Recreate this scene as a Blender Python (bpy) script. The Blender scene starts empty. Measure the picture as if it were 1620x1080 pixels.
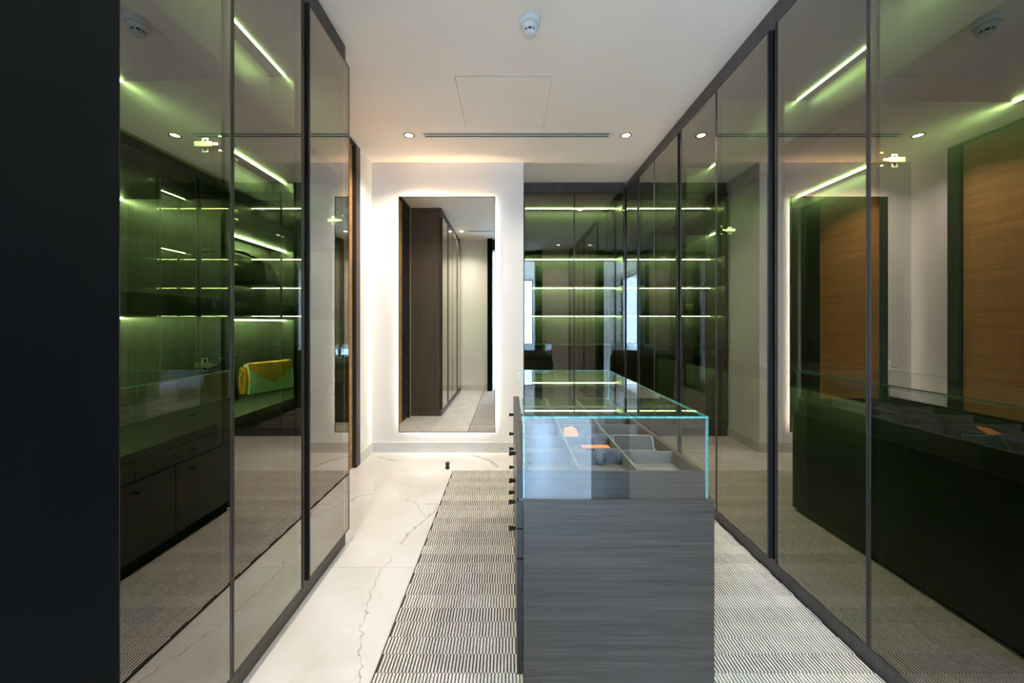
import bpy, bmesh, math, random
from mathutils import Vector, Matrix

sc = bpy.context.scene
COL = sc.collection
random.seed(7)

# ------------------------------------------------------------------ camera, world, exposure
CZ = 1.196            # lens height
FPX = 580.0           # focal length in pixels of the 1620 wide frame
cam_d = bpy.data.cameras.new('camera')
cam_d.sensor_width = 36.0
cam_d.lens = FPX / 1620 * 36.0
cam_d.shift_x = 4 / 1620
cam_d.shift_y = -28 / 1620
cam_d.clip_start = 0.01
cam = bpy.data.objects.new('camera', cam_d)
cam.location = (0, 0, CZ)
cam.rotation_euler = (math.radians(90), 0, 0)
COL.objects.link(cam)
sc.camera = cam

world = bpy.data.worlds.new('daylight')
sc.world = world
world.use_nodes = True
wb = world.node_tree.nodes['Background']
wb.inputs[0].default_value = (0.39, 0.62, 1.0, 1)
wb.inputs[1].default_value = 7.8

sc.view_settings.view_transform = 'Standard'
sc.view_settings.look = 'None'
sc.view_settings.exposure = 1.74
sc.view_settings.gamma = 1.0
sc.view_settings.use_curve_mapping = False
cy = sc.cycles
cy.max_bounces = 14
cy.diffuse_bounces = 6
cy.glossy_bounces = 8
cy.transmission_bounces = 8
cy.transparent_max_bounces = 24
cy.caustics_reflective = True
cy.blur_glossy = 1.0
cy.caustics_refractive = False
cy.sample_clamp_indirect = 6.0
cy.use_denoising = True

DOWNLIGHT_W = 4.5
LED_S = 54.0
MIRROR_LED_S = 9.5

# ------------------------------------------------------------------ room numbers (metres)
H = 2.70
DB = 3.417            # mirror wall
XL = -1.284           # left wall
FL = -0.890           # carcass front, left run
FR = 1.251            # carcass front, right run
FB = 3.905            # carcass front, back run
DOOR_T = 0.022
NEAR = 0.15           # room face of the wall behind the lens


# ------------------------------------------------------------------ materials
def newmat(name):
    m = bpy.data.materials.new(name)
    m.use_nodes = True
    nt = m.node_tree
    for n in list(nt.nodes):
        nt.nodes.remove(n)
    out = nt.nodes.new('ShaderNodeOutputMaterial')
    return m, nt, out


def N(nt, kind, **kw):
    n = nt.nodes.new('ShaderNode' + kind)
    for k, v in kw.items():
        setattr(n, k, v)
    return n


def plain(name, col, rough=0.5, metal=0.0, noise=0.0, scale=30.0, bump=0.0, spec=0.5, coat=0.0):
    m, nt, out = newmat(name)
    b = N(nt, 'BsdfPrincipled')
    b.inputs['Base Color'].default_value = (*col, 1)
    b.inputs['Roughness'].default_value = rough
    b.inputs['Metallic'].default_value = metal
    b.inputs['Specular IOR Level'].default_value = spec
    b.inputs['Coat Weight'].default_value = coat
    if noise or bump:
        geo = N(nt, 'NewGeometry')
        tx = N(nt, 'TexNoise')
        tx.inputs['Scale'].default_value = scale
        tx.inputs['Detail'].default_value = 4
        nt.links.new(geo.outputs['Position'], tx.inputs['Vector'])
        if noise:
            rp = N(nt, 'ValToRGB')
            rp.color_ramp.elements[0].position = 0.3
            rp.color_ramp.elements[1].position = 0.7
            rp.color_ramp.elements[0].color = (*[c * (1 - noise) for c in col], 1)
            rp.color_ramp.elements[1].color = (*[min(1, c * (1 + noise)) for c in col], 1)
            nt.links.new(tx.outputs['Fac'], rp.inputs['Fac'])
            nt.links.new(rp.outputs['Color'], b.inputs['Base Color'])
        if bump:
            bp = N(nt, 'Bump')
            bp.inputs['Strength'].default_value = bump
            bp.inputs['Distance'].default_value = 0.002
            nt.links.new(tx.outputs['Fac'], bp.inputs['Height'])
            nt.links.new(bp.outputs['Normal'], b.inputs['Normal'])
    nt.links.new(b.outputs[0], out.inputs[0])
    return m


def veneer(name, col, axis, rough=0.42, var=0.45, fine=210.0, along=3.0, bump=0.25, spec=0.5):
    """Wood veneer with its grain along a world axis."""
    m, nt, out = newmat(name)
    b = N(nt, 'BsdfPrincipled')
    b.inputs['Roughness'].default_value = rough
    b.inputs['Specular IOR Level'].default_value = spec
    geo = N(nt, 'NewGeometry')
    mp = N(nt, 'Mapping')
    s = [fine, fine, fine]
    s['xyz'.index(axis)] = along
    mp.inputs['Scale'].default_value = s
    nt.links.new(geo.outputs['Position'], mp.inputs['Vector'])
    t1 = N(nt, 'TexNoise')
    t1.inputs['Scale'].default_value = 1.0
    t1.inputs['Detail'].default_value = 3
    t1.inputs['Distortion'].default_value = 0.4
    nt.links.new(mp.outputs[0], t1.inputs['Vector'])
    t2 = N(nt, 'TexNoise')
    t2.inputs['Scale'].default_value = 0.22
    t2.inputs['Detail'].default_value = 2
    nt.links.new(mp.outputs[0], t2.inputs['Vector'])
    mx = N(nt, 'Math', operation='MULTIPLY_ADD')
    mx.inputs[1].default_value = 0.62
    nt.links.new(t1.outputs['Fac'], mx.inputs[0])
    m2 = N(nt, 'Math', operation='MULTIPLY')
    m2.inputs[1].default_value = 0.38
    nt.links.new(t2.outputs['Fac'], m2.inputs[0])
    nt.links.new(m2.outputs[0], mx.inputs[2])
    rp = N(nt, 'ValToRGB')
    rp.color_ramp.elements[0].position = 0.36
    rp.color_ramp.elements[1].position = 0.62
    rp.color_ramp.elements[0].color = (*[c * (1 - var) for c in col], 1)
    rp.color_ramp.elements[1].color = (*[min(1, c * (1 + var * 0.7)) for c in col], 1)
    nt.links.new(mx.outputs[0], rp.inputs['Fac'])
    nt.links.new(rp.outputs['Color'], b.inputs['Base Color'])
    bp = N(nt, 'Bump')
    bp.inputs['Strength'].default_value = bump
    bp.inputs['Distance'].default_value = 0.001
    nt.links.new(t1.outputs['Fac'], bp.inputs['Height'])
    nt.links.new(bp.outputs['Normal'], b.inputs['Normal'])
    nt.links.new(b.outputs[0], out.inputs[0])
    return m


def coated_glass(name, tint, r0, power, gcol):
    """Sheet glass: a mirror-like share that grows at grazing angles, the rest goes through tinted."""
    m, nt, out = newmat(name)
    lw = N(nt, 'LayerWeight')
    lw.inputs['Blend'].default_value = 0.5
    pw = N(nt, 'Math', operation='POWER')
    pw.inputs[1].default_value = power
    nt.links.new(lw.outputs['Facing'], pw.inputs[0])
    ma = N(nt, 'Math', operation='MULTIPLY_ADD')
    ma.inputs[1].default_value = 1 - r0
    ma.inputs[2].default_value = r0
    nt.links.new(pw.outputs[0], ma.inputs[0])
    tr = N(nt, 'BsdfTransparent')
    tr.inputs[0].default_value = (*tint, 1)
    gl = N(nt, 'BsdfAnisotropic') if False else N(nt, 'BsdfGlossy')
    gl.inputs['Color'].default_value = (*gcol, 1)
    gl.inputs['Roughness'].default_value = 0.0
    mix = N(nt, 'MixShader')
    nt.links.new(ma.outputs[0], mix.inputs[0])
    nt.links.new(tr.outputs[0], mix.inputs[1])
    nt.links.new(gl.outputs[0], mix.inputs[2])
    nt.links.new(mix.outputs[0], out.inputs[0])
    return m


def clear(name, tint=(1, 1, 1)):
    m, nt, out = newmat(name)
    tr = N(nt, 'BsdfTransparent')
    tr.inputs[0].default_value = (*tint, 1)
    nt.links.new(tr.outputs[0], out.inputs[0])
    return m


def emit(name, col, s):
    m, nt, out = newmat(name)
    e = N(nt, 'Emission')
    e.inputs[0].default_value = (*col, 1)
    e.inputs[1].default_value = s
    nt.links.new(e.outputs[0], out.inputs[0])
    return m


def px_floor(x, y):
    """Where a point of the floor lies, from its place in the 1620x1080 picture."""
    return ((x - 806) / (y - 512) * CZ, FPX * CZ / (y - 512), 0.0)


VEINS = [  # (polyline of picture points on the floor tiles, half width in m)
    ([(635, 860), (645, 845), (658, 834), (674, 821), (688, 808), (693, 798)], 0.0075),
    ([(641, 789), (660, 796), (664, 806), (674, 820)], 0.0045),
    ([(673, 797), (694, 797)], 0.004),
    ([(619, 878), (617, 888), (602, 899), (586, 940), (573, 988), (571, 1030), (569, 1090)], 0.0042),
    ([(742, 718), (760, 723), (777, 729), (786, 738)], 0.018),
    ([(545, 797), (553, 793), (567, 784), (590, 781)], 0.009),
    ([(597, 722), (625, 729)], 0.014),
    ([(560, 850), (520, 880), (470, 960)], 0.006),
]


def marble(name, with_veins):
    m, nt, out = newmat(name)
    b = N(nt, 'BsdfPrincipled')
    b.inputs['Roughness'].default_value = 0.16
    b.inputs['Specular IOR Level'].default_value = 0.35
    geo = N(nt, 'NewGeometry')
    # big soft clouds
    t1 = N(nt, 'TexNoise')
    t1.inputs['Scale'].default_value = 1.7
    t1.inputs['Detail'].default_value = 5
    t1.inputs['Distortion'].default_value = 1.2
    nt.links.new(geo.outputs['Position'], t1.inputs['Vector'])
    rp = N(nt, 'ValToRGB')
    rp.color_ramp.elements[0].position = 0.34
    rp.color_ramp.elements[1].position = 0.60
    rp.color_ramp.elements[0].color = (0.66, 0.63, 0.58, 1)
    rp.color_ramp.elements[1].color = (0.74, 0.728, 0.71, 1)
    nt.links.new(t1.outputs['Fac'], rp.inputs['Fac'])
    # faint ridges everywhere
    t2 = N(nt, 'TexNoise')
    t2.inputs['Scale'].default_value = 1.1
    t2.inputs['Detail'].default_value = 6
    t2.inputs['Distortion'].default_value = 2.2
    nt.links.new(geo.outputs['Position'], t2.inputs['Vector'])
    s1 = N(nt, 'Math', operation='SUBTRACT')
    s1.inputs[1].default_value = 0.5
    nt.links.new(t2.outputs['Fac'], s1.inputs[0])
    a1 = N(nt, 'Math', operation='ABSOLUTE')
    nt.links.new(s1.outputs[0], a1.inputs[0])
    mr = N(nt, 'MapRange')
    mr.inputs['From Min'].default_value = 0.0
    mr.inputs['From Max'].default_value = 0.009
    mr.inputs['To Min'].default_value = 1.0
    mr.inputs['To Max'].default_value = 0.0
    nt.links.new(a1.outputs[0], mr.inputs['Value'])
    t3 = N(nt, 'TexNoise')
    t3.inputs['Scale'].default_value = 2.3
    nt.links.new(geo.outputs['Position'], t3.inputs['Vector'])
    mk = N(nt, 'MapRange')
    mk.inputs['From Min'].default_value = 0.5
    mk.inputs['From Max'].default_value = 0.7
    mk.inputs['To Max'].default_value = 0.32 if with_veins else 0.75
    nt.links.new(t3.outputs['Fac'], mk.inputs['Value'])
    fv = N(nt, 'Math', operation='MULTIPLY')
    nt.links.new(mr.outputs[0], fv.inputs[0])
    nt.links.new(mk.outputs[0], fv.inputs[1])
    fac = fv.outputs[0]
    if with_veins:
        tn = N(nt, 'TexNoise')
        tn.inputs['Scale'].default_value = 26
        tn.inputs['Detail'].default_value = 4
        nt.links.new(geo.outputs['Position'], tn.inputs['Vector'])
        sb = N(nt, 'VectorMath', operation='SUBTRACT')
        sb.inputs[1].default_value = (0.5, 0.5, 0.5)
        nt.links.new(tn.outputs['Color'], sb.inputs[0])
        sl = N(nt, 'VectorMath', operation='SCALE')
        sl.inputs['Scale'].default_value = 0.055
        nt.links.new(sb.outputs[0], sl.inputs[0])
        ad = N(nt, 'VectorMath', operation='ADD')
        nt.links.new(geo.outputs['Position'], ad.inputs[0])
        nt.links.new(sl.outputs[0], ad.inputs[1])
        fl = N(nt, 'VectorMath', operation='MULTIPLY')
        fl.inputs[1].default_value = (1, 1, 0)
        nt.links.new(ad.outputs[0], fl.inputs[0])
        P = fl.outputs[0]
        last = None
        for pts, hw in VEINS:
            W = [Vector(px_floor(*p)) for p in pts]
            for a, c in zip(W[:-1], W[1:]):
                ba = c - a
                pa = N(nt, 'VectorMath', operation='SUBTRACT')
                pa.inputs[1].default_value = a
                nt.links.new(P, pa.inputs[0])
                dt = N(nt, 'VectorMath', operation='DOT_PRODUCT')
                dt.inputs[1].default_value = ba / ba.length_squared
                nt.links.new(pa.outputs[0], dt.inputs[0])
                cl = N(nt, 'Clamp')
                nt.links.new(dt.outputs['Value'], cl.inputs[0])
                sc_ = N(nt, 'VectorMath', operation='SCALE')
                sc_.inputs[0].default_value = ba
                nt.links.new(cl.outputs[0], sc_.inputs['Scale'])
                ds = N(nt, 'VectorMath', operation='DISTANCE')
                nt.links.new(pa.outputs[0], ds.inputs[0])
                nt.links.new(sc_.outputs[0], ds.inputs[1])
                dv = N(nt, 'Math', operation='DIVIDE')
                dv.inputs[1].default_value = hw
                nt.links.new(ds.outputs['Value'], dv.inputs[0])
                if last is None:
                    last = dv.outputs[0]
                else:
                    mn = N(nt, 'Math', operation='MINIMUM')
                    nt.links.new(last, mn.inputs[0])
                    nt.links.new(dv.outputs[0], mn.inputs[1])
                    last = mn.outputs[0]
        vr = N(nt, 'MapRange')
        vr.inputs['From Min'].default_value = 0.1
        vr.inputs['From Max'].default_value = 1.0
        vr.inputs['To Min'].default_value = 0.85
        vr.inputs['To Max'].default_value = 0.0
        nt.links.new(last, vr.inputs['Value'])
        tv = N(nt, 'TexNoise')
        tv.inputs['Scale'].default_value = 14
        nt.links.new(geo.outputs['Position'], tv.inputs['Vector'])
        tm = N(nt, 'MapRange')
        tm.inputs['From Min'].default_value = 0.32
        tm.inputs['From Max'].default_value = 0.6
        tm.inputs['To Min'].default_value = 0.3
        nt.links.new(tv.outputs['Fac'], tm.inputs['Value'])
        vm = N(nt, 'Math', operation='MULTIPLY')
        nt.links.new(vr.outputs[0], vm.inputs[0])
        nt.links.new(tm.outputs[0], vm.inputs[1])
        mxm = N(nt, 'Math', operation='MAXIMUM')
        nt.links.new(vm.outputs[0], mxm.inputs[0])
        nt.links.new(fac, mxm.inputs[1])
        fac = mxm.outputs[0]
    mix = N(nt, 'Mix', data_type='RGBA')
    nt.links.new(fac, mix.inputs['Factor'])
    nt.links.new(rp.outputs['Color'], mix.inputs['A'])
    mix.inputs['B'].default_value = (0.30, 0.265, 0.225, 1)
    nt.links.new(mix.outputs['Result'], b.inputs['Base Color'])
    nt.links.new(b.outputs[0], out.inputs[0])
    return m


M = {}
M['paint'] = plain('white_wall_paint', (0.86, 0.84, 0.81), 0.75, noise=0.015, scale=4)
M['ceil'] = plain('white_ceiling_paint', (0.96, 0.875, 0.765), 0.8, noise=0.015, scale=3)
M['marble'] = marble('veined_white_marble', True)
M['marble_base'] = marble('veined_marble_skirting', False)
M['grout'] = plain('pale_grout', (0.62, 0.59, 0.54), 0.8)
M['veneer'] = veneer('dark_brown_veneer', (0.070, 0.057, 0.047), 'z', rough=0.45, var=0.3)
M['inside'] = veneer('dark_interior_veneer', (0.052, 0.054, 0.050), 'z', rough=0.40, var=0.42, fine=430, along=6, bump=0.5, spec=0.35)
M['shelfv'] = veneer('dark_shelf_veneer', (0.030, 0.031, 0.029), 'y', rough=0.5, var=0.3, spec=0.15)
M['shelfx'] = veneer('dark_shelf_veneer_crosswise', (0.030, 0.031, 0.029), 'x', rough=0.5, var=0.3, spec=0.15)
M['island'] = veneer('charcoal_veneer_horizontal', (0.062, 0.051, 0.041), 'x', rough=0.42, var=0.4, fine=260, along=5, bump=0.5)
M['islandy'] = veneer('charcoal_veneer_side', (0.018, 0.017, 0.016), 'y', rough=0.33, var=0.3, fine=200, along=4)
M['traym'] = plain('grey_tray_lining', (0.17, 0.165, 0.16), 0.55, noise=0.08, scale=60)
M['oak'] = veneer('warm_oak_veneer', (0.52, 0.27, 0.085), 'y', rough=0.5, var=0.25, fine=70, along=3)
M['black'] = plain('black_metal', (0.016, 0.016, 0.017), 0.35, metal=0.2)
M['void'] = plain('matte_black', (0.004, 0.004, 0.004), 0.8, spec=0.05)
M['alu'] = plain('dark_anodised_aluminium', (0.085, 0.08, 0.078), 0.32, metal=0.75)
M['bronze'] = plain('dark_frame_paint', (0.028, 0.026, 0.024), 0.4, noise=0.05)
M['jamb'] = plain('black_satin_lacquer', (0.004, 0.004, 0.0039), 0.36, noise=0.25, scale=2.2, spec=0.06)
M['steel'] = plain('nickel_plated_steel', (0.75, 0.73, 0.68), 0.22, metal=1.0)
M['coat'] = coated_glass('coated_green_tinted_glass', (0.245, 0.44, 0.18), 0.135, 2.1, (0.95, 0.90, 0.84))
M['clear'] = clear('clear_inner_glass_face')
M['glass'] = coated_glass('clear_sheet_glass', (0.955, 0.975, 0.97), 0.105, 4.0, (1, 1, 1))
M['glassin'] = clear('clear_glass_inner_face', (0.985, 0.995, 0.99))
M['gedge'] = plain('teal_glass_edge', (0.11, 0.38, 0.35), 0.12, noise=0.35, scale=70, spec=0.8)
M['mirror'] = plain('silver_mirror', (0.80, 0.80, 0.77), 0.0, metal=1.0)
M['led'] = emit('warm_white_led', (1.0, 0.90, 0.66), LED_S)
M['mled'] = emit('mirror_backlight_led', (1.0, 0.89, 0.79), MIRROR_LED_S)
M['mledw'] = emit('warm_mirror_backlight_led', (1.0, 0.70, 0.40), MIRROR_LED_S * 2.0)
M['lens'] = emit('downlight_lens', (1.0, 0.93, 0.84), 9.0)
M['white'] = plain('white_plastic', (0.72, 0.74, 0.73), 0.35)
M['whitep'] = plain('white_powder_coat', (0.80, 0.78, 0.74), 0.5)
M['cream'] = plain('cream_wool', (0.72, 0.68, 0.62), 0.95, noise=0.22, scale=160, bump=0.4)
M['dwool'] = plain('charcoal_wool', (0.055, 0.05, 0.045), 0.95, noise=0.4, scale=220)
M['blackleather'] = plain('black_leather', (0.012, 0.012, 0.013), 0.22, bump=0.15, scale=160)
M['tan'] = plain('tan_leather', (0.85, 0.36, 0.05), 0.35, noise=0.12, scale=40)
M['mint'] = plain('pale_mint_leather', (0.88, 0.95, 0.80), 0.42, noise=0.06, scale=30)
M['scarf'] = plain('charcoal_knit', (0.10, 0.11, 0.125), 0.9, noise=0.45, scale=90, bump=0.8)
M['navy'] = plain('dark_navy_leather', (0.045, 0.05, 0.065), 0.35, noise=0.15)
M['stitch'] = plain('pale_piping', (0.45, 0.45, 0.44), 0.6)
M['copper'] = plain('peach_card', (0.85, 0.27, 0.11), 0.5)
M['sheer'] = plain('hall_wall_paint', (0.80, 0.80, 0.79), 0.8)


# ------------------------------------------------------------------ mesh helpers
class MB:
    def __init__(self):
        self.v, self.f, self.mi, self.sm = [], [], [], []

    def quad(self, pts, mi=0, smooth=False):
        b = len(self.v)
        self.v += [tuple(p) for p in pts]
        self.f.append(tuple(range(b, b + len(pts))))
        self.mi.append(mi)
        self.sm.append(smooth)

    def box(self, x0, x1, y0, y1, z0, z1, mi=0, face_mi=None):
        x0, x1 = min(x0, x1), max(x0, x1)
        y0, y1 = min(y0, y1), max(y0, y1)
        z0, z1 = min(z0, z1), max(z0, z1)
        b = len(self.v)
        self.v += [(x0, y0, z0), (x1, y0, z0), (x1, y1, z0), (x0, y1, z0),
                   (x0, y0, z1), (x1, y0, z1), (x1, y1, z1), (x0, y1, z1)]
        fs = {'-z': (0, 3, 2, 1), '+z': (4, 5, 6, 7), '-y': (0, 1, 5, 4),
              '+x': (1, 2, 6, 5), '+y': (2, 3, 7, 6), '-x': (3, 0, 4, 7)}
        for k, f in fs.items():
            self.f.append(tuple(b + i for i in f))
            self.mi.append((face_mi or {}).get(k, mi))
            self.sm.append(False)
        return self

    def lathe(self, c, prof, n=24, axis='z', mi=0, smooth=True, cap=True):
        """prof: list of (r, h) along the axis from c."""
        rings = []
        for r, h in prof:
            ring = []
            for i in range(n):
                a = 2 * math.pi * i / n
                p, q = r * math.cos(a), r * math.sin(a)
                if axis == 'z':
                    ring.append((c[0] + p, c[1] + q, c[2] + h))
                elif axis == 'x':
                    ring.append((c[0] + h, c[1] + p, c[2] + q))
                else:
                    ring.append((c[0] + p, c[1] + h, c[2] + q))
            rings.append(ring)
        b = len(self.v)
        for ring in rings:
            self.v += ring
        for k in range(len(rings) - 1):
            for i in range(n):
                j = (i + 1) % n
                self.f.append((b + k * n + i, b + k * n + j, b + (k + 1) * n + j, b + (k + 1) * n + i))
                self.mi.append(mi)
                self.sm.append(smooth)
        if cap:
            self.f.append(tuple(b + i for i in range(n)))
            self.f.append(tuple(b + (len(rings) - 1) * n + i for i in range(n)))
            self.mi += [mi, mi]
            self.sm += [False, False]
        return self

    def tube(self, pts, r, n=8, mi=0):
        pts = [Vector(p) for p in pts]
        b = len(self.v)
        up = Vector((0.13, 0.31, 0.94)).normalized()
        for i, p in enumerate(pts):
            d = (pts[min(i + 1, len(pts) - 1)] - pts[max(i - 1, 0)]).normalized()
            s = d.cross(up)
            if s.length < 1e-4:
                s = d.cross(Vector((1, 0, 0)))
            s.normalize()
            t = s.cross(d)
            for k in range(n):
                a = 2 * math.pi * k / n
                self.v.append(tuple(p + s * (r * math.cos(a)) + t * (r * math.sin(a))))
        for i in range(len(pts) - 1):
            for k in range(n):
                j = (k + 1) % n
                self.f.append((b + i * n + k, b + i * n + j, b + (i + 1) * n + j, b + (i + 1) * n + k))
                self.mi.append(mi)
                self.sm.append(True)
        self.f.append(tuple(b + k for k in range(n)))
        self.f.append(tuple(b + (len(pts) - 1) * n + k for k in range(n)))
        self.mi += [mi, mi]
        self.sm += [False, False]
        return self


def setp(o, label=None, cat=None, group=None, kind=None):
    if label:
        o['label'] = label
    if cat:
        o['category'] = cat
    if group:
        o['group'] = group
    if kind:
        o['kind'] = kind
    return o


def world_loc(o):
    p = Vector(o.location)
    q = o.parent
    while q:
        p += Vector(q.location)
        q = q.parent
    return p


def build(name, mb, mats, parent=None, origin=None, bevel=0.0, fix=True):
    """One mesh object; vertices are given in room coordinates. Its origin sits at its own base."""
    if not isinstance(mats, (list, tuple)):
        mats = [mats]
    xs = [v[0] for v in mb.v]
    ys = [v[1] for v in mb.v]
    zs = [v[2] for v in mb.v]
    if origin is None:
        origin = ((min(xs) + max(xs)) / 2, (min(ys) + max(ys)) / 2, min(zs))
    og = Vector(origin)
    me = bpy.data.meshes.new(name)
    me.from_pydata([tuple(Vector(v) - og) for v in mb.v], [], mb.f)
    for m in mats:
        me.materials.append(m if not isinstance(m, str) else M[m])
    for p, mi, s in zip(me.polygons, mb.mi, mb.sm):
        p.material_index = mi
        p.use_smooth = s
    me.update()
    if fix:
        bm = bmesh.new()
        bm.from_mesh(me)
        bmesh.ops.recalc_face_normals(bm, faces=bm.faces)
        bm.to_mesh(me)
        bm.free()
    o = bpy.data.objects.new(name, me)
    COL.objects.link(o)
    if parent:
        o.parent = parent
        o.location = og - world_loc(parent)
    else:
        o.location = og
    if bevel:
        md = o.modifiers.new('edge', 'BEVEL')
        md.width = bevel
        md.segments = 2
        md.limit_method = 'ANGLE'
    return o


def empty(name, loc, **kw):
    o = bpy.data.objects.new(name, None)
    o.empty_display_size = 0.1
    o.location = loc
    COL.objects.link(o)
    setp(o, **kw)
    return o


def box_obj(name, dims, mat, parent=None, bevel=0.0, **kw):
    o = build(name, MB().box(*dims), mat, parent, bevel=bevel)
    setp(o, **kw)
    return o


def plate(x0, x1, y0, y1, z0, z1, holes, plane='xy'):
    """A slab with rectangular holes, cut on a grid. plane gives the axes the holes are in."""
    mb = MB()
    if plane == 'xy':
        U, V = (x0, x1), (y0, y1)
    elif plane == 'yz':
        U, V = (y0, y1), (z0, z1)
    else:
        U, V = (x0, x1), (z0, z1)
    us = sorted({U[0], U[1], *[h[0] for h in holes], *[h[1] for h in holes]})
    vs = sorted({V[0], V[1], *[h[2] for h in holes], *[h[3] for h in holes]})
    for a, b in zip(us[:-1], us[1:]):
        for c, d in zip(vs[:-1], vs[1:]):
            mu, mv = (a + b) / 2, (c + d) / 2
            if any(h[0] < mu < h[1] and h[2] < mv < h[3] for h in holes):
                continue
            if plane == 'xy':
                mb.box(a, b, c, d, z0, z1)
            elif plane == 'yz':
                mb.box(x0, x1, a, b, c, d)
            else:
                mb.box(a, b, y0, y1, c, d)
    return mb


# ================================================================== THE SETTING
# floor: marble tiles on a grout bed
floor = build('floor', MB().box(-2.5, 2.0, -4.2, 4.62, -0.08, -0.0025), 'grout')
setp(floor, kind='structure')
TX, TY = 1.2, 1.2
ix = 0
x = -2.5
for i in range(4):
    xa, xb = -2.46 + i * TX, -2.46 + (i + 1) * TX
    for j in range(8):
        ya, yb = -4.2 + j * TY + 0.35 * 0, -4.2 + (j + 1) * TY
        xa_, xb_ = max(xa, -2.5), min(xb, 2.0)
        yb = min(yb, 4.6)
        if xb_ - xa_ < 0.02 or yb - ya < 0.02:
            continue
        box_obj('tile', (xa_ + 0.0008, xb_ - 0.0008, ya + 0.0008, yb - 0.0008, -0.0025, 0.0), 'marble', floor)

# ceiling with the openings of its hatch and its two air slots
AP = (-0.334, 0.262, 2.226, 2.812)           # access hatch
SLOT_F = (-0.70, 0.82, 2.880, 2.972)
SLOT_N = (-0.70, 0.82, 0.735, 0.827)
ceiling = build('ceiling', plate(-2.5, 2.0, -4.2, 4.62, H, H + 0.10, [AP, SLOT_F, SLOT_N]), 'ceil')
setp(ceiling, kind='structure')
g = 0.003
box_obj('access_panel', (AP[0] + g, AP[1] - g * 0.4, AP[2] + g * 2.6, AP[3] - g * 0.4, H + 0.0006, H + 0.02), 'ceil', ceiling,
        label='flush square ceiling access hatch')
box_obj('hatch_backing', (AP[0], AP[1], AP[2], AP[3], H + 0.025, H + 0.1), 'void', ceiling)

# walls
wl = build('wall_left', plate(XL - 0.14, XL, 0.0, DB + 0.1, 0, H, [(2.05, 3.126, 0, 2.69)], 'yz'), 'paint')
setp(wl, kind='structure')
wbk = box_obj('wall_back', (XL - 0.14, 0.13, DB, 4.60, 0, H), 'paint', kind='structure')
box_obj('wall_far', (0.13, 1.95, 4.42, 4.60, 0, H), 'paint', kind='structure')
box_obj('wall_right', (1.80, 1.95, 0.0, 4.42, 0, H), 'paint', kind='structure')
mb = plate(-2.5, 2.0, -0.05, NEAR, 0, H, [(-0.39, 0.67, 0, H)], 'xz')
setp(build('wall_front', mb, 'paint'), kind='structure')
# skirting
setp(box_obj('baseboard_back', (XL + 0.012, 0.13, DB - 0.012, DB - 0.0005, 0, 0.094), 'marble_base'), kind='structure')
setp(box_obj('baseboard_left', (XL + 0.0005, XL + 0.012, 3.130, DB - 0.0005, 0, 0.094), 'marble_base'), kind='structure')
setp(box_obj('baseboard_return', (0.1305, 0.142, DB - 0.012, FB - 0.03, 0, 0.094), 'marble_base'), kind='structure')
setp(box_obj('baseboard_front', (FL + 0.03, -0.395, NEAR + 0.0005, NEAR + 0.012, 0, 0.094), 'marble_base'), kind='structure')
setp(box_obj('baseboard_front', (0.675, FR - 0.03, NEAR + 0.0005, NEAR + 0.012, 0, 0.094), 'marble_base'), kind='structure')

# the doorway the lens stands in: black lacquered lining
setp(box_obj('trim_1', (-0.39, -0.302, -0.05, 0.2855, 0, H), 'jamb', bevel=0.002), kind='structure')
setp(box_obj('trim_2', (0.53, 0.67, -0.05, 0.2855, 0, H), 'jamb', bevel=0.002), kind='structure')
setp(box_obj('trim_3', (-0.302, 0.53, -0.05, NEAR, 2.52, H), 'bronze'), kind='structure')

# the hall behind, daylit by an added side window and a narrow one at its end
setp(build('wall_hall_left', plate(-1.12, -1.0, -4.2, -0.05, 0, H, [(-3.7, -0.35, 0.05, 2.60)], 'yz'), 'sheer'), kind='structure')
setp(box_obj('wall_hall_right', (2.0, 2.12, -4.2, 0.15, 0, H), 'sheer'), kind='structure')
setp(build('wall_hall_back', plate(-1.12, 2.0, -4.2, -4.05, 0, H, [(0.38, 0.76, 0.55, 2.62)], 'xz'), 'sheer'), kind='structure')
win = empty('added_window', (-1.06, -2.0, 0.05), kind='structure')  # unseen, added to light the hall floor without direct spill into the room
mb = MB()
for a in (-3.7, -2.04, -0.39):
    mb.box(-1.09, -1.03, a, a + 0.04, 0.05, 2.60)
mb.box(-1.09, -1.03, -3.66, -0.39, 0.05, 0.09).box(-1.09, -1.03, -3.66, -0.39, 2.56, 2.60)
build('window_frame', mb, 'bronze', win)
for a, b in ((-3.66, -2.04), (-2.0, -0.39)):
    box_obj('pane', (-1.063, -1.057, a, b, 0.09, 2.56), 'glassin', win)
win = empty('window_2', (0.57, -4.12, 0.55), kind='structure')
mb = MB()
mb.box(0.38, 0.41, -4.15, -4.09, 0.55, 2.62).box(0.73, 0.76, -4.15, -4.09, 0.55, 2.62)
mb.box(0.41, 0.73, -4.15, -4.09, 0.55, 0.58).box(0.41, 0.73, -4.15, -4.09, 2.59, 2.62)
build('window_frame', mb, 'bronze', win)
box_obj('pane', (0.41, 0.73, -4.123, -4.117, 0.58, 2.59), 'glassin', win)

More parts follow.
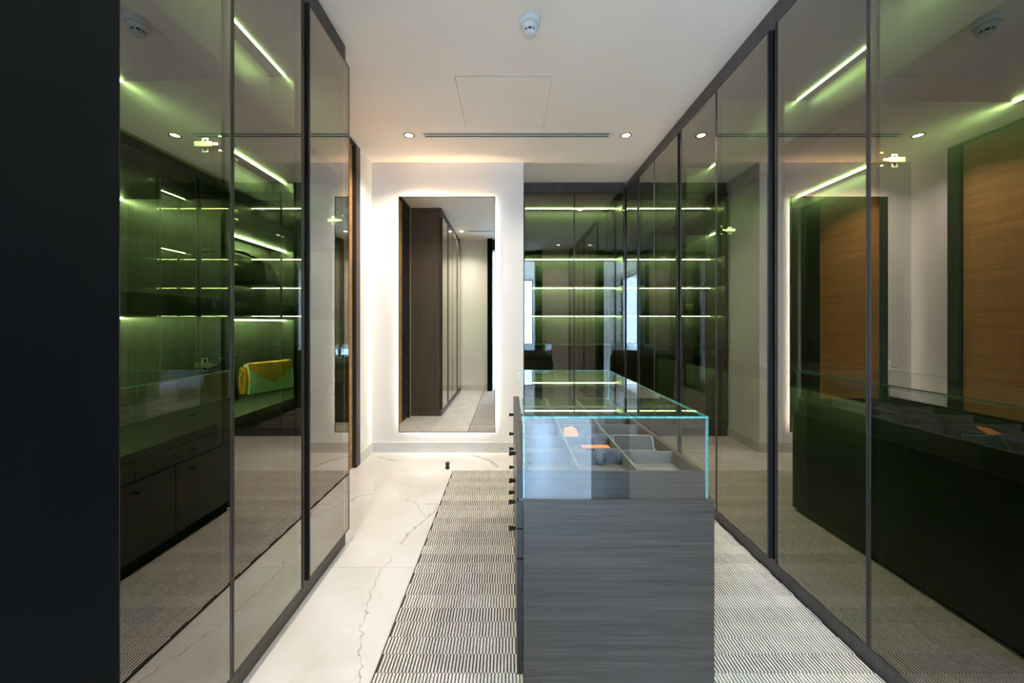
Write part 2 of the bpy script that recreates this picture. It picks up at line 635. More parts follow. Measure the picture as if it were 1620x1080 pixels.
# door in the left wall: oak leaf in a dark frame, with a dark lock-side panel
d1 = empty('door_1', (XL, 2.6, 0), kind='structure')
box_obj('door_leaf', (XL - 0.060, XL - 0.020, 2.30, 3.040, 0.004, 2.675), 'oak', d1, label='warm oak door leaf with level grain')
side = box_obj('lock_panel', (XL - 0.060, XL - 0.018, 2.068, 2.296, 0.002, 2.675), 'bronze', d1, label='dark lock-side panel with black lever')
mb = MB()
mb.box(XL - 0.10, XL + 0.012, 3.044, 3.125, 0, 2.688).box(XL - 0.10, XL + 0.012, 2.051, 2.066, 0, 2.688)
mb.box(XL - 0.10, XL + 0.012, 2.066, 3.044, 2.677, 2.688)
build('door_frame', mb, 'bronze', d1)
mb = MB()
mb.lathe((XL - 0.018, 2.15, 1.015), [(0.024, 0), (0.024, 0.008), (0.009, 0.009), (0.009, 0.045)], 16, 'x')
mb.box(XL + 0.018, XL + 0.032, 2.140, 2.255, 1.006, 1.024)
mb.lathe((XL - 0.018, 2.15, 0.925), [(0.022, 0), (0.022, 0.007)], 16, 'x')
build('door_handle', mb, 'black', d1)


# ================================================================== WARDROBES
def mapper(side):
    """(u along the front, v into the cabinet) -> room x, y"""
    if side == 'left':
        return lambda u, v: (FL - v, u)
    if side == 'right':
        return lambda u, v: (FR + v, u)
    return lambda u, v: (u, FB + v)


def lbox(mb, T, u0, u1, v0, v1, z0, z1, mi=0, face_mi=None):
    xa, ya = T(u0, v0)
    xb, yb = T(u1, v1)
    mb.box(xa, xb, ya, yb, z0, z1, mi, face_mi)
    return mb


OUT = {'left': '+x', 'right': '-x', 'back': '-y'}
HINGE_Z = (0.28, 1.07, 1.745, 2.41)


def wardrobe(side, u0, u1, depth, split, shelves, led_v, label, name='glass_door_wardrobe', group=None,
             doors=True, end_hi=False, hinges=True, handle=True):
    T = mapper(side)
    xm, ym = T((u0 + u1) / 2, 0)
    root = empty(name, (xm, ym, 0), label=label, cat='wardrobe', group=group)
    t = 0.018
    zp, zt = 0.082, 2.590
    e = 0.0008
    P = lambda nm, mat, *a, **k: build(nm, lbox(MB(), T, *a), mat, root, **k)
    P('plinth', 'veneer', u0 + e, u1 - e, 0.0, 0.02, 0.0, zp)
    P('fascia', 'veneer', u0 + e, u1 - e, 0.0, 0.02, zt, H - 0.001)
    shelfm = 'shelfx' if side == 'back' else 'shelfv'
    if end_hi:      # finished end panel goes from the floor to the ceiling
        P('side_panel', 'inside', u0 + e, u0 + t, 0.0, depth, zp, zt)
        P('end_panel', 'veneer', u1 - t, u1 - e, 0.0205, depth, 0, H - 0.001)
        P('side_panel', 'inside', u1 - 2 * t, u1 - t - e, 0.0, depth, zp, zt)
        ui1 = u1 - 2 * t
    else:
        P('side_panel', 'inside', u0 + e, u0 + t, 0.0, depth, zp, zt)
        P('side_panel', 'inside', u1 - t, u1 - e, 0.0, depth, zp, zt)
        ui1 = u1 - t
    ui0 = u0 + t
    P('back_panel', 'inside', ui0, ui1, depth - 0.012, depth, zp, zt)
    P('bottom_panel', shelfm, ui0, ui1, 0.004, depth - 0.013, zp, zp + 0.02)
    top = P('top_panel', shelfm, ui0, ui1, 0.004, depth - 0.013, 2.513, zt)
    lst = [(top, 2.513, True)]
    for zb, th, led in shelves:
        s = P('shelf', shelfm, ui0 + 0.001, ui1 - 0.001, 0.012, depth - 0.013, zb, zb + th)
        lst.append((s, zb, led))
    for s, zb, led in lst:
        if led:
            build('led_strip', lbox(MB(), T, ui0 + 0.004, ui1 - 0.004, led_v - 0.0045, led_v + 0.0045, zb - 0.005, zb - 0.0004),
                  'led', s)
    if not doors:
        return root
    # black grip channel where the two doors meet
    if handle:
        P('grip_channel', 'void', split - 0.034, split + 0.034, 0.003, 0.011, zp + 0.002, zt - 0.002)
    gap = 0.027 if handle else 0.0015
    for k, (a, b) in enumerate(((u0 + 0.0012, split - gap), (split + gap, u1 - 0.0012))):
        z0, z1 = 0.086, 2.586
        f = MB()
        w = 0.007
        lbox(f, T, a, a + w, -DOOR_T, -0.001, z0, z1)
        lbox(f, T, b - w, b, -DOOR_T, -0.001, z0, z1)
        lbox(f, T, a + w, b - w, -DOOR_T, -0.001, z0, z0 + w)
        lbox(f, T, a + w, b - w, -DOOR_T, -0.001, z1 - w, z1)
        door = build('door', f, 'bronze', root)
        gm = {OUT[side]: 0}
        g_ = lbox(MB(), T, a + w, b - w, -DOOR_T + 0.001, -DOOR_T + 0.006, z0 + w, z1 - w, 1, gm)
        build('glass_pane', g_, ['coat', 'clear'], door)
        if handle:
            hb = MB()
            if k == 0:
                lbox(hb, T, b + 0.0003, b + 0.006, -DOOR_T - 0.003, -0.002, z0, z1)
                pass
            else:
                lbox(hb, T, a - 0.006, a - 0.0003, -DOOR_T - 0.003, -0.002, z0, z1)
                pass
            build('edge_grip', hb, 'alu', door)
        if hinges:
            for hz in HINGE_Z:
                hb = MB()
                us, sg = (u0 + t, 1) if k == 0 else (ui1, -1)
                # arm screwed to the side panel, its mounting plate, knuckle and the cup in the door
                lbox(hb, T, us + sg * 0.003, us + sg * 0.013, 0.018, 0.072, hz - 0.0075, hz + 0.0075)
                lbox(hb, T, us + sg * 0.004, us + sg * 0.012, 0.0, 0.018, hz - 0.004, hz + 0.004)
                for dz in (-1, 1):
                    lbox(hb, T, us, us + sg * 0.0035, 0.036, 0.041, hz + dz * 0.0078, hz + dz * 0.022)
                    lbox(hb, T, us, us + sg * 0.0035, 0.051, 0.056, hz + dz * 0.0078, hz + dz * 0.022)
                    lbox(hb, T, us, us + sg * 0.0035, 0.041, 0.051, hz + dz * 0.018, hz + dz * 0.022)
                    lbox(hb, T, us + sg * 0.004, us + sg * 0.015, -0.014, -0.004, hz + dz * 0.019, hz + dz * 0.024)
                build('hinge', hb, 'steel', door)
    return root


LSH = [(1.944, 0.068, True), (1.580, 0.062, True), (1.216, 0.056, True), (0.835, 0.052, False)]
RSH = [(1.944, 0.075, True), (0.915, 0.065, True)]
RSD = [(1.944, 0.075, True), (0.915, 0.065, False)]
BSH = [(1.932, 0.062, True), (1.604, 0.05, True), (1.285, 0.05, True), (0.915, 0.052, False)]
DL, DR = -XL + FL - 0.002, 0.515
wardrobe('left', NEAR + 0.012, 1.149, DL, 0.655, LSH, 0.302,
         'tinted glass wardrobe on the white-floor side, half hidden by the black doorway lining')
wardrobe('left', 1.149, 1.989, DL, 1.565, LSH, 0.302,
         'tinted glass wardrobe with the mint and tan clutch on its shelf', end_hi=True)
wardrobe('right', 0.334, 1.256, DR, 0.795, RSD, 0.445,
         'tinted glass wardrobe beside the carpet, nearest the picture edge')
wardrobe('right', 1.256, 2.180, DR, 1.715, RSH, 0.445,
         'tinted glass wardrobe beside the near half of the glass-topped island')
wardrobe('right', 2.180, 3.115, DR, 2.652, RSH, 0.445,
         'tinted glass wardrobe beside the far end of the glass-topped island')
wardrobe('right', 3.115, 3.900, DR, 3.500, RSD, 0.445,
         'tinted glass wardrobe at the inner corner next to the end wall wardrobe')
wardrobe('back', 0.150, 1.226, 0.40, 0.686, BSH, 0.285,
         'wide tinted glass wardrobe with five glowing shelves facing the lens', handle=False)
r = box_obj('filler_panel', (FR - DOOR_T, FR + 0.02, NEAR + 0.002, 0.332, 0, H - 0.001), 'veneer',
            label='dark veneer filler panel between the wardrobe run and the doorway wall', cat='panel')

# ================================================================== WALL MIRROR with backlight
mx0, mx1, mz0, mz1 = -1.020, -0.130, 0.198, 2.366
YM = 3.372
mr_ = empty('wall_mirror', ((mx0 + mx1) / 2, YM, mz0), label='tall backlit wall mirror with a thin black frame', cat='mirror')
w = 0.006
mb = MB()
mb.box(mx0, mx0 + w, YM - 0.002, YM + 0.018, mz0, mz1).box(mx1 - w, mx1, YM - 0.002, YM + 0.018, mz0, mz1)
mb.box(mx0 + w, mx1 - w, YM - 0.002, YM + 0.018, mz0, mz0 + w).box(mx0 + w, mx1 - w, YM - 0.002, YM + 0.018, mz1 - w, mz1)
build('frame', mb, 'black', mr_)
box_obj('mirror_glass', (mx0 + w, mx1 - w, YM, YM + 0.005, mz0 + w, mz1 - w), 'mirror', mr_)
i_ = 0.045
box_obj('backing_box', (mx0 + i_ + 0.004, mx1 - i_ - 0.004, YM + 0.0055, DB - 0.0005, mz0 + i_ + 0.004, mz1 - i_ - 0.004), 'whitep', mr_)
ya, yb = YM + 0.023, DB - 0.006
for dims in ((mx0 + i_, mx0 + i_ + 0.003, ya, yb, mz0 + i_, mz1 - i_), (mx1 - i_ - 0.003, mx1 - i_, ya, yb, mz0 + i_, mz1 - i_),
             (mx0 + i_ + 0.003, mx1 - i_ - 0.003, ya, yb, mz0 + i_, mz0 + i_ + 0.003),
             (mx0 + i_ + 0.003, mx1 - i_ - 0.003, ya, yb, mz1 - i_ - 0.003, mz1 - i_)):
    box_obj('backlight_strip', dims, 'mledw' if dims[4] > 2 else 'mled', mr_)

# ================================================================== DISPLAY ISLAND
IX0, IX1, IY0, IY1 = 0.024, 0.649, 1.160, 2.346
GX0, GX1, GY0, GY1 = 0.0425, 0.632, 1.164, 2.338
ZG0, ZT, ZG1 = 0.638, 0.724, 0.902
isl = empty('display_island', ((IX0 + IX1) / 2, (IY0 + IY1) / 2, 0),
            label='charcoal wood wardrobe island with a glass display top standing on the carpet', cat='island')
CZ0 = 0.0114      # top of the carpet
box_obj('plinth', (IX0 + 0.03, IX1 - 0.02, IY0 + 0.02, IY1 - 0.02, CZ0, 0.075), 'void', isl)
box_obj('carcass', (IX0 + 0.0195, IX1 - 0.0195, IY0 + 0.0195, IY1 - 0.0195, 0.075, ZG0), 'islandy', isl)
box_obj('front_panel', (IX0 + 0.0195, IX1, IY0, IY0 + 0.019, 0.03, ZG0), 'island', isl, bevel=0.001)
box_obj('end_panel', (IX0 + 0.0195, IX1, IY1 - 0.019, IY1, 0.03, ZG0), 'island', isl, bevel=0.001)
box_obj('side_panel', (IX1 - 0.019, IX1, IY0 + 0.0195, IY1 - 0.0195, 0.03, ZG0), 'islandy', isl)


def knob(parent, y, z):
    mb = MB().lathe((IX0, y, z), [(0.0065, -0.0), (0.0065, -0.004), (0.0100, -0.026)], 14, 'x', smooth=False)
    build('knob', mb, 'black', parent)


cols = [(IY0 + 0.002, 1.722, 1.425), (1.726, IY1 - 0.002, 2.030)]
for z0, z1, kz in ((0.645, 0.733, 0.693), (0.548, 0.632, 0.587), (0.455, 0.544, 0.504)):
    for ya, yb, ky in cols:
        dr = box_obj('drawer', (IX0, IX0 + 0.0185, ya, yb, z0, z1), 'islandy', isl, bevel=0.0008)
        knob(dr, ky, kz)
box_obj('divider_rail', (IX0 + 0.006, IX0 + 0.019, IY0 + 0.002, IY1 - 0.002, 0.634, 0.6435), 'alu', isl)
for ya, yb, ky in ((IY0 + 0.002, 1.548, 1.425), (1.552, 1.934, 1.727), (1.938, IY1 - 0.002, 2.030)):
    dr = box_obj('cabinet_door', (IX0, IX0 + 0.0185, ya, yb, 0.085, 0.449), 'islandy', isl, bevel=0.0008)
    knob(dr, ky, 0.402)
# the divided tray
tx0, tx1, ty0, ty1 = GX0 + 0.0085, GX1 - 0.0085, GY0 + 0.0085, GY1 - 0.0085
mb = MB()
bt = 0.010
mb.box(tx0, tx1, ty0, ty0 + bt, ZG0, ZT).box(tx0, tx1, ty1 - bt, ty1, ZG0, ZT)
mb.box(tx0, tx0 + bt, ty0 + bt, ty1 - bt, ZG0, ZT).box(tx1 - 0.018, tx1, ty0 + bt, ty1 - bt, ZG0, ZT)
tray = build('tray_frame', mb, 'island', isl)
TZ = 0.678
box_obj('tray_floor', (tx0 + bt, tx1 - 0.018, ty0 + bt, ty1 - bt, ZG0 + 0.0005, TZ), 'traym', tray)
XD = (0.228, 0.417)
YD = [1.363, 1.541, 1.72, 1.898, 2.076, 2.254][:5]
dw = 0.0045
for xd in XD:
    box_obj('divider', (xd - dw, xd + dw, ty0 + bt, ty1 - bt, TZ, ZT - 0.0005), 'traym', tray)
xe = [tx0 + bt, *XD, tx1 - 0.018]
for yd in YD:
    for a, b in zip(xe[:-1], xe[1:]):
        box_obj('divider', (a + (dw if a in XD else 0), b - (dw if b in XD else 0), yd - 0.003, yd + 0.003, TZ, ZT - 0.002), 'traym', tray)


def pane(dims, big, parent):
    """Clear sheet: large faces are glass, the narrow cut edges are teal."""
    fm = {k: 2 for k in ('-x', '+x', '-y', '+y', '-z', '+z')}
    fm[big[0]] = 0
    fm[big[1]] = 1
    if '+z' not in big:
        fm['-z'] = 1
    o = build('glass_pane', MB().box(*dims, 0, fm), ['glass', 'glassin', 'gedge'], parent)
    return o


gt = 0.006
pane((GX0, GX1, GY0, GY1, ZG1 - gt, ZG1), ('+z', '-z'), isl)
pane((GX0, GX1, GY0, GY0 + gt, ZG0 + 0.001, ZG1 - gt - 0.0003), ('-y', '+y'), isl)
pane((GX0, GX1, GY1 - gt, GY1, ZG0 + 0.001, ZG1 - gt - 0.0003), ('+y', '-y'), isl)
pane((GX0, GX0 + gt, GY0 + gt + 0.0003, GY1 - gt - 0.0003, ZG0 + 0.001, ZG1 - gt - 0.0003), ('-x', '+x'), isl)
pane((GX1 - gt, GX1, GY0 + gt + 0.0003, GY1 - gt - 0.0003, ZG0 + 0.001, ZG1 - gt - 0.0003), ('+x', '-x'), isl)

# ================================================================== CARPET
cx0, cx1, cy0, cy1 = -0.460, 1.2505, NEAR + 0.002, 2.964
carpet = build('carpet_runner', MB().box(cx0, cx1, cy0, cy1, 0.0005, 0.0095), 'dwool')
setp(carpet, label='grey and cream ribbed woven carpet under the island', cat='carpet')
pitch, row = 0.0120, 0.0715
mb = MB()
nr = int((cy1 - cy0) / row)
nc = int((cx1 - cx0) / pitch)
rnd = random.Random(3)
for r_ in range(nr + 1):
    yb = cy1 - 0.003 - r_ * row
    ya = max(yb - row + 0.0016, cy0 + 0.001)
    if yb - ya < 0.01:
        continue
    off = 0.25 * pitch if r_ % 2 else 0.75 * pitch
    wmul = 1.0 + 0.09 * math.sin(r_ * 2.4) + rnd.uniform(-0.04, 0.04)
    for c_ in range(nc):
        xc = cx0 + off + c_ * pitch
        hw = 0.5 * pitch * 0.66 * wmul * rnd.uniform(0.92, 1.08)
        if xc - hw < cx0 or xc + hw > cx1:
            continue
        z0, z1 = 0.0092, 0.0112
        b = len(mb.v)
        s = hw * 0.55
        mb.v += [(xc - hw, ya, z0), (xc + hw, ya, z0), (xc + hw, yb, z0), (xc - hw, yb, z0),
                 (xc - s, ya + 0.0003, z1), (xc + s, ya + 0.0003, z1), (xc + s, yb - 0.0003, z1), (xc - s, yb - 0.0003, z1)]
        for f in ((4, 5, 6, 7), (0, 1, 5, 4), (1, 2, 6, 5), (2, 3, 7, 6), (3, 0, 4, 7)):
            mb.f.append(tuple(b + i for i in f))
            mb.mi.append(0)
            mb.sm.append(False)
ribs = build('woven_ribs', mb, 'cream', carpet, fix=False)
ribs['kind'] = 'stuff'

# ================================================================== CEILING FITTINGS
def downlight(x, y, label):
    root = empty('downlight', (x, y, H), label=label, cat='downlight', group='recessed ceiling downlights')
    mb = MB().lathe((x, y, H - 0.0005), [(0.043, 0), (0.043, -0.003), (0.034, -0.004), (0.031, -0.0015)], 32, cap=False)
    build('trim_ring', mb, 'alu', root)
    mb = MB().lathe((x, y, H - 0.0005), [(0.031, -0.0002), (0.031, -0.0012)], 32)
    build('lens', mb, 'lens', root)
    L = bpy.data.lights.new('downlight_beam', 'AREA')
    L.shape = 'DISK'
    L.size = 0.06
    L.energy = DOWNLIGHT_W
    L.color = (1.0, 0.88, 0.75)
    L.spread = math.radians(130)
    lo = bpy.data.objects.new('downlight_beam', L)
    COL.objects.link(lo)
    lo.parent = root
    lo.location = (0, 0, -0.0065)
    return root


downlight(-0.800, 2.925, 'round recessed downlight near the mirror, left end of the air slot')
downlight(0.930, 2.925, 'round recessed downlight beside the right end of the far air slot')
downlight(-0.780, 0.780, 'round recessed downlight above the doorway, mirrored in the tall mirror')
downlight(0.930, 0.780, 'round recessed downlight above the carpet next to the doorway')


def air_slot(r, label):
    x0, x1, y0, y1 = r
    root = empty('air_slot_diffuser', ((x0 + x1) / 2, (y0 + y1) / 2, H - 0.001), label=label, cat='air vent', group='linear ceiling air slots')
    g = 0.0008
    mb = MB()
    mb.box(x0 + g, x0 + 0.02, y0 + g, y1 - g, H - 0.001, H + 0.002).box(x1 - 0.02, x1 - g, y0 + g, y1 - g, H - 0.001, H + 0.002)
    mb.box(x0 + 0.02, x1 - 0.02, y0 + g, y0 + 0.020, H - 0.001, H + 0.002).box(x0 + 0.02, x1 - 0.02, y1 - 0.020, y1 - g, H - 0.001, H + 0.002)
    build('frame', mb, 'whitep', root)
    ym = (y0 + y1) / 2
    box_obj('slot_bar', (x0 + 0.0205, x1 - 0.0205, ym - 0.008, ym + 0.008, H - 0.0005, H + 0.002), 'whitep', root)
    box_obj('plenum', (x0 + 0.0205, x1 - 0.0205, y0 + 0.002, y1 - 0.002, H + 0.012, H + 0.09), 'void', root)


air_slot(SLOT_F, 'long white two-slot air diffuser in the ceiling before the mirror')
air_slot(SLOT_N, 'long white two-slot air diffuser in the ceiling by the doorway')

# smoke detector
sx, sy = 0.100, 1.815
sd = empty('smoke_detector', (sx, sy, H), label='white round smoke detector on the ceiling', cat='smoke detector')
mb = MB().lathe((sx, sy, H - 0.0003), [(0.050, 0), (0.052, -0.006), (0.052, -0.024), (0.047, -0.030)], 36)
build('base', mb, 'white', sd)
mb = MB().lathe((sx, sy, H - 0.030), [(0.043, 0), (0.041, -0.012), (0.034, -0.024)], 36)
build('body', mb, 'white', sd)
mb = MB().lathe((sx, sy, H - 0.054), [(0.026, 0), (0.026, -0.012)], 28)
build('sensor_core', mb, 'void', sd)
for k in range(8):
    a = 2 * math.pi * (k + 0.5) / 8
    ca, sa = math.cos(a), math.sin(a)
    mb = MB()
    for (r0, r1, z0, z1) in ((0.0262, 0.034, 0.053, 0.0665),):
        wv = 0.0032
        P4 = lambda r, s, z: (sx + r * ca - s * wv * sa, sy + r * sa + s * wv * ca, H - z)
        bot = [P4(r0, -1, z0), P4(r1, -1, z0), P4(r1, 1, z0), P4(r0, 1, z0)]
        tp = [P4(r0, -1, z1), P4(r1 - 0.003, -1, z1), P4(r1 - 0.003, 1, z1), P4(r0, 1, z1)]
        mb.quad(bot)
        mb.quad(tp)
        for q in range(4):
            mb.quad([bot[q], bot[(q + 1) % 4], tp[(q + 1) % 4], tp[q]])
    build('rib', mb, 'white', sd)
mb = MB().lathe((sx, sy, H - 0.0665), [(0.031, 0), (0.030, -0.005), (0.020, -0.008), (0.006, -0.009)], 28)
build('cap', mb, 'white', sd)

# ================================================================== SMALL THINGS
# door stop
ds = empty('door_stop', (-0.512, 3.03, 0), label='small black door stop on the marble floor', cat='door stop')
build('post', MB().lathe((-0.512, 3.03, 0.0005), [(0.017, 0), (0.017, 0.012), (0.0135, 0.018), (0.0145, 0.032)], 24), 'black', ds)
build('rubber_cap', MB().lathe((-0.512, 3.03, 0.0327), [(0.017, 0), (0.0185, 0.003), (0.0185, 0.014), (0.0145, 0.020), (0.006, 0.0225)], 24),
      'alu', ds)

# clutch bag
a0 = Vector((-1.134, 1.596, 0.8875))
dn = Vector((0.369, 0.929, 0)).normalized()
nn = Vector((-0.929, 0.369, 0)).normalized()
up = Vector((0, 0, 1))
WB, HB, TB, TT = 0.222, 0.128, 0.056, 0.030


def cp(s, t, z):
    """s along the front, t into the depth, z up (clutch coordinates)"""
    return tuple(a0 + dn * s + nn * t + up * z)


clutch = empty('clutch_bag', tuple(a0 + dn * WB / 2 + nn * TB / 2), label='mint green clutch bag with a pointed tan flap', cat='handbag')
mb = MB()
ins = 0.012
prof = []
for k in range(7):      # rounded rings from base to top, narrower at the top
    z = HB * k / 6
    t0 = (TB - TT) * 0.55 * (k / 6) ** 1.3
    t1 = TB - (TB - TT) * 0.45 * (k / 6)
    bulge = 0.006 * math.sin(math.pi * k / 6)
    e_ = 0.004 + 0.010 * (k / 6)
    prof.append([cp(e_ * 0.4, t0 - bulge, z), cp(WB / 2, t0 - bulge * 1.4, z), cp(WB - e_ * 0.9, t0 - bulge, z),
                 cp(WB - e_ * 0.9, t1, z), cp(WB / 2, t1 + bulge, z), cp(e_ * 0.4, t1, z)])
for a, b in zip(prof[:-1], prof[1:]):
    for i in range(6):
        j = (i + 1) % 6
        mb.quad([a[i], a[j], b[j], b[i]])
mb.quad(prof[0])
mb.quad(prof[-1])
build('body', mb, 'mint', clutch, bevel=0.002)
# flap: over the top, then down the front to a point
mb = MB()
tz = HB + 0.0022
fl = []
th = 0.0025
tf = lambda z: (TB - TT) * 0.55 * (max(z, 0) / HB) ** 1.3 - 0.006 * math.sin(math.pi * z / HB) * 1.4 - 0.003
rows = []
nS = 16
for i in range(nS + 1):
    s = WB * i / nS
    s = min(max(s, 0.004), WB - 0.012)
    tipz = 0.035 + (0.074) * abs(i / nS - 0.5) * 2
    rows.append((s, tipz))
for off, flip in ((0, 0), (th, 1)):
    for (s0, z0), (s1, z1) in zip(rows[:-1], rows[1:]):
        back = TB - (TB - TT) * 0.45 + 0.002
        tt = HB + 0.0015 + off
        c0 = [(back, tt), (TT * 0.5 + 0.014, tt + 0.002), (tf(HB) - off, tt - 0.002)]
        for nk in range(1, 7):
            c0.append(nk)
        def line(s, zt):
            L_ = [cp(s, back, tt), cp(s, 0.028, tt + 0.003), cp(s, tf(HB) - off, tt - 0.001)]
            for nk in range(1, 7):
                z = HB + (zt - HB) * nk / 6
                L_.append(cp(s, tf(z) - off, z))
            return L_
        A, B = line(s0, z0), line(s1, z1)
        for k in range(len(A) - 1):
            mb.quad([A[k], B[k], B[k + 1], A[k + 1]], smooth=True)
flap = build('flap', mb, 'tan', clutch, fix=False)
p = Vector(cp(WB / 2, tf(0.055) - 0.004, 0.055))
mb = MB()
for k in range(5):
    pass
mb.lathe((0, 0, 0), [(0.0055, 0), (0.005, 0.003), (0.002, 0.0045)], 16)
mb.v = [tuple(p + dn * v[0] + up * v[1] - nn * v[2]) for v in mb.v]
build('stud', mb, 'steel', flap)
# tan gusset at the end with its ring
mb = MB()
gp = []
for k in range(9):
    z = 0.002 + (HB - 0.012) * k / 8
    hw = 0.024 * math.sin(math.pi * (0.12 + 0.80 * k / 8)) ** 0.5
    tc = TB * 0.5 + 0.004 * k / 8
    gp.append((cp(-0.010, tc - hw, z), cp(-0.010, tc + hw, z), cp(0.004, tc + hw, z), cp(0.004, tc - hw, z)))
for a, b in zip(gp[:-1], gp[1:]):
    for i in range(4):
        j = (i + 1) % 4
        mb.quad([a[i], a[j], b[j], b[i]])
mb.quad(gp[0])
mb.quad(gp[-1])
gus = build('gusset', mb, 'tan', clutch)
mb = MB()
ring = [cp(-0.0135, TB / 2 + 0.011 * math.cos(2 * math.pi * k / 14), 0.092 + 0.013 * math.sin(2 * math.pi * k / 14)) for k in range(15)]
mb.tube(ring, 0.0018, 6)
build('ring', mb, 'steel', gus)
mb = MB()
mb.tube([cp(-0.0135, TB / 2 + 0.002, 0.080), cp(-0.0135, TB / 2, 0.060), cp(-0.0125, TB / 2 - 0.003, 0.045)], 0.0022, 6)
build('strap_clip', mb, 'steel', gus)

# black tote on the shelf above
tb = empty('tote_bag', (-1.07, 1.46, 1.2725), label='black leather tote bag on the shelf above the clutch', cat='handbag')
sect = []
bz = 1.2725
for k in range(9):
    f = k / 8
    z = bz + 0.195 * f
    y0 = 1.235 + 0.055 * f ** 0.8
    y1 = 1.760 - 0.120 * f ** 0.9
    dep = 0.070 - 0.034 * f
    sag = 0.018 * max(0, f - 0.6) / 0.4
    ring_ = []
    for i in range(24):
        a = 2 * math.pi * i / 24
        cyy, syy = math.cos(a), math.sin(a)
        q = 0.42
        yy = (y0 + y1) / 2 + (y1 - y0) / 2 * math.copysign(abs(cyy) ** q, cyy)
        xx = -1.085 + dep * math.copysign(abs(syy) ** q, syy)
        m_ = 1 - ((yy - (y0 + y1) / 2) / ((y1 - y0) / 2)) ** 2
        ring_.append((xx, yy, z - sag * m_ + 0.012 * f * (1.5 - yy) / 0.25 * (f > 0.5)))
    sect.append(ring_)
mb = MB()
for a, b in zip(sect[:-1], sect[1:]):
    for i in range(24):
        j = (i + 1) % 24
        mb.quad([a[i], a[j], b[j], b[i]], smooth=True)
mb.quad(sect[0])
mb.quad(sect[-1])
build('body', mb, 'blackleather', tb)
for yy in (1.345, 1.585):
    hd = build('strap_anchor', MB().box(-1.046, -1.036, yy - 0.016, yy + 0.016, bz + 0.055, bz + 0.150), 'blackleather', tb)
    pts = [(-1.032, yy + 0.014 * math.cos(2 * math.pi * k / 12), bz + 0.150 + 0.014 * math.sin(2 * math.pi * k / 12)) for k in range(13)]
    build('buckle', MB().tube(pts, 0.0024, 6), 'steel', hd)
pts = [(-1.046 - 0.03 * math.sin(math.pi * k / 12), 1.345 + 0.24 * k / 12, bz + 0.16 + 0.050 * math.sin(math.pi * k / 12) ** 0.6) for k in range(13)]
build('handle', MB().tube(pts, 0.006, 8), 'blackleather', tb)

# small black purse beside the clutch
sp = empty('small_purse', (-1.13, 1.45, 0.8875), label='small black leather purse beside the mint clutch', cat='handbag')
mb = MB()
pr = []
for k in range(7):
    f = k / 6
    z = 0.8875 + 0.115 * f
    hw = 0.060 * (1 - 0.18 * f)
    dp = 0.030 * (1 - 0.35 * f)
    pr.append([(-1.13 + dp * math.copysign(abs(math.sin(a)) ** 0.5, math.sin(a)), 1.450 + hw * math.copysign(abs(math.cos(a)) ** 0.5, math.cos(a)), z)
               for a in [2 * math.pi * i / 20 for i in range(20)]])
for a, b in zip(pr[:-1], pr[1:]):
    for i in range(20):
        j = (i + 1) % 20
        mb.quad([a[i], a[j], b[j], b[i]], smooth=True)
mb.quad(pr[0])
mb.quad(pr[-1])
build('body', mb, 'blackleather', sp)
build('clasp', MB().lathe((-1.13, 1.450, 1.0025), [(0.008, 0), (0.009, 0.006), (0.004, 0.011)], 14), 'steel', sp)

# crumpled scarf in the tray, two peach tags, a flat pouch
mb = MB()
nx, ny = 22, 60
sx0, sx1, sy0, sy1 = 0.315, 0.405, 1.345, 1.700
grid = []
rn = random.Random(11)
ph = [rn.uniform(0, 6.28) for _ in range(8)]
for j in range(ny + 1):
    rw = []
    for i in range(nx + 1):
        u, v = i / nx, j / ny
        x_ = sx0 + (sx1 - sx0) * u + 0.004 * math.sin(9 * v + ph[0])
        y_ = sy0 + (sy1 - sy0) * v + 0.006 * math.sin(7 * u + ph[1])
        z_ = 0.6935 + 0.006 * math.sin(11 * u + 5 * v + ph[2]) + 0.006 * math.sin(31 * v + 4 * u + ph[3]) \
            + 0.004 * math.sin(57 * v - 9 * u + ph[4]) + 0.003 * math.sin(23 * u + 17 * v + ph[5])
        for yd in (1.363, 1.541):
            z_ = max(z_, 0.729 - 9.0 * max(0, abs(y_ - yd) - 0.010) ** 1.25)
        edge = min(u, 1 - u, v * 3, (1 - v) * 3, 0.12) / 0.12
        z_ = 0.6805 + (z_ - 0.6805) * (0.25 + 0.75 * edge) if all(abs(y_ - q) > 0.016 for q in (1.363, 1.541)) else z_
        x_ = min(x_, XD[1] - dw - 0.005)
        z_ = max(z_, 0.6815)
        rw.append((x_, y_, z_))
    grid.append(rw)
for j in range(ny):
    for i in range(nx):
        mb.quad([grid[j][i], grid[j][i + 1], grid[j + 1][i + 1], grid[j + 1][i]], smooth=True)
so = build('scarf', mb, 'scarf', None, fix=False)
bm = bmesh.new()
bm.from_mesh(so.data)
bmesh.ops.remove_doubles(bm, verts=bm.verts, dist=1e-5)
bm.to_mesh(so.data)
bm.free()
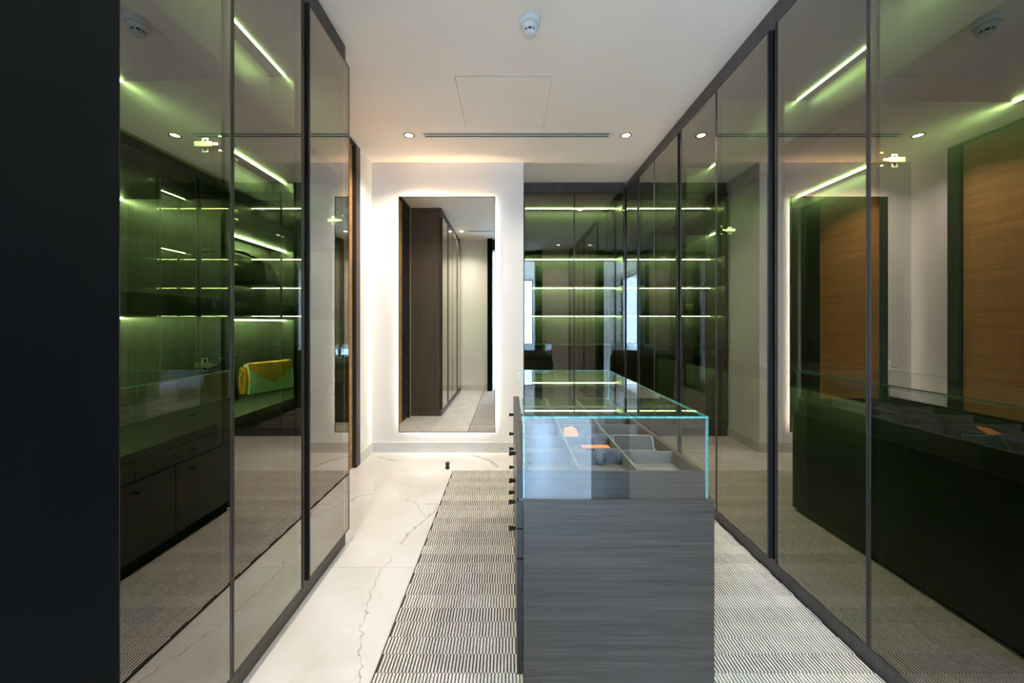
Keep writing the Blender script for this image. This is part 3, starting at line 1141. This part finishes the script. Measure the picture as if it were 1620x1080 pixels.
sm_ = so.modifiers.new('thick', 'SOLIDIFY')
sm_.thickness = 0.002
sm_.offset = 1
setp(so, label='crumpled charcoal scarf lying across the tray dividers', cat='scarf')
t1_ = MB()
pts = [(0.240, 1.60), (0.306, 1.60), (0.308, 1.68), (0.290, 1.705), (0.250, 1.69)]
lean = lambda p, dz: (p[0], p[1], 0.6815 + (p[1] - 1.60) * 0.36 + dz)
for dz in (0.0, 0.0025):
    t1_.quad([lean(p, dz) for p in pts])
for a, b in zip(pts, pts[1:] + pts[:1]):
    t1_.quad([lean(a, 0), lean(b, 0), lean(b, 0.0025), lean(a, 0.0025)])
setp(build('card_tag', t1_, 'copper'), label='pointed peach card tag leaning in the tray left of the scarf', cat='tag')
setp(build('card_tag', MB().box(0.285, 0.392, 1.425, 1.462, 0.7110, 0.7135), 'copper'),
     label='oblong peach card tag lying on the crumpled scarf', cat='tag')
po = empty('flat_pouch', (0.508, 1.515, 0.679), label='flat dark navy pouch with pale piping leaning in the tray', cat='pouch')
P0, P1, N0 = Vector((0, 1.484, 0.6805)), Vector((0, 1.5215, 0.7330)), Vector((0, 0.8138, -0.5812))


def pq(x, f, d):
    q = P0.lerp(P1, f) + N0 * d
    return (x, q.y, q.z)


mb = MB()
ring0 = [pq(0.430, 0.03, 0), pq(0.586, 0.03, 0), pq(0.586, 1, 0), pq(0.430, 1, 0)]
ring1 = [pq(0.430, 0.17, 0.010), pq(0.586, 0.17, 0.010), pq(0.586, 1, 0.010), pq(0.430, 1, 0.010)]
mb.quad(ring0)
mb.quad(ring1)
for k in range(4):
    mb.quad([ring0[k], ring0[(k + 1) % 4], ring1[(k + 1) % 4], ring1[k]])
build('body', mb, 'navy', po, bevel=0.0025)
pp = [(0.430, 0.06), (0.586, 0.06), (0.588, 0.12), (0.588, 0.94), (0.582, 1.0), (0.434, 1.0), (0.428, 0.94), (0.428, 0.12), (0.430, 0.06)]
build('piping', MB().tube([pq(a, b, -0.0006) for a, b in pp], 0.0016, 6), 'stitch', po)
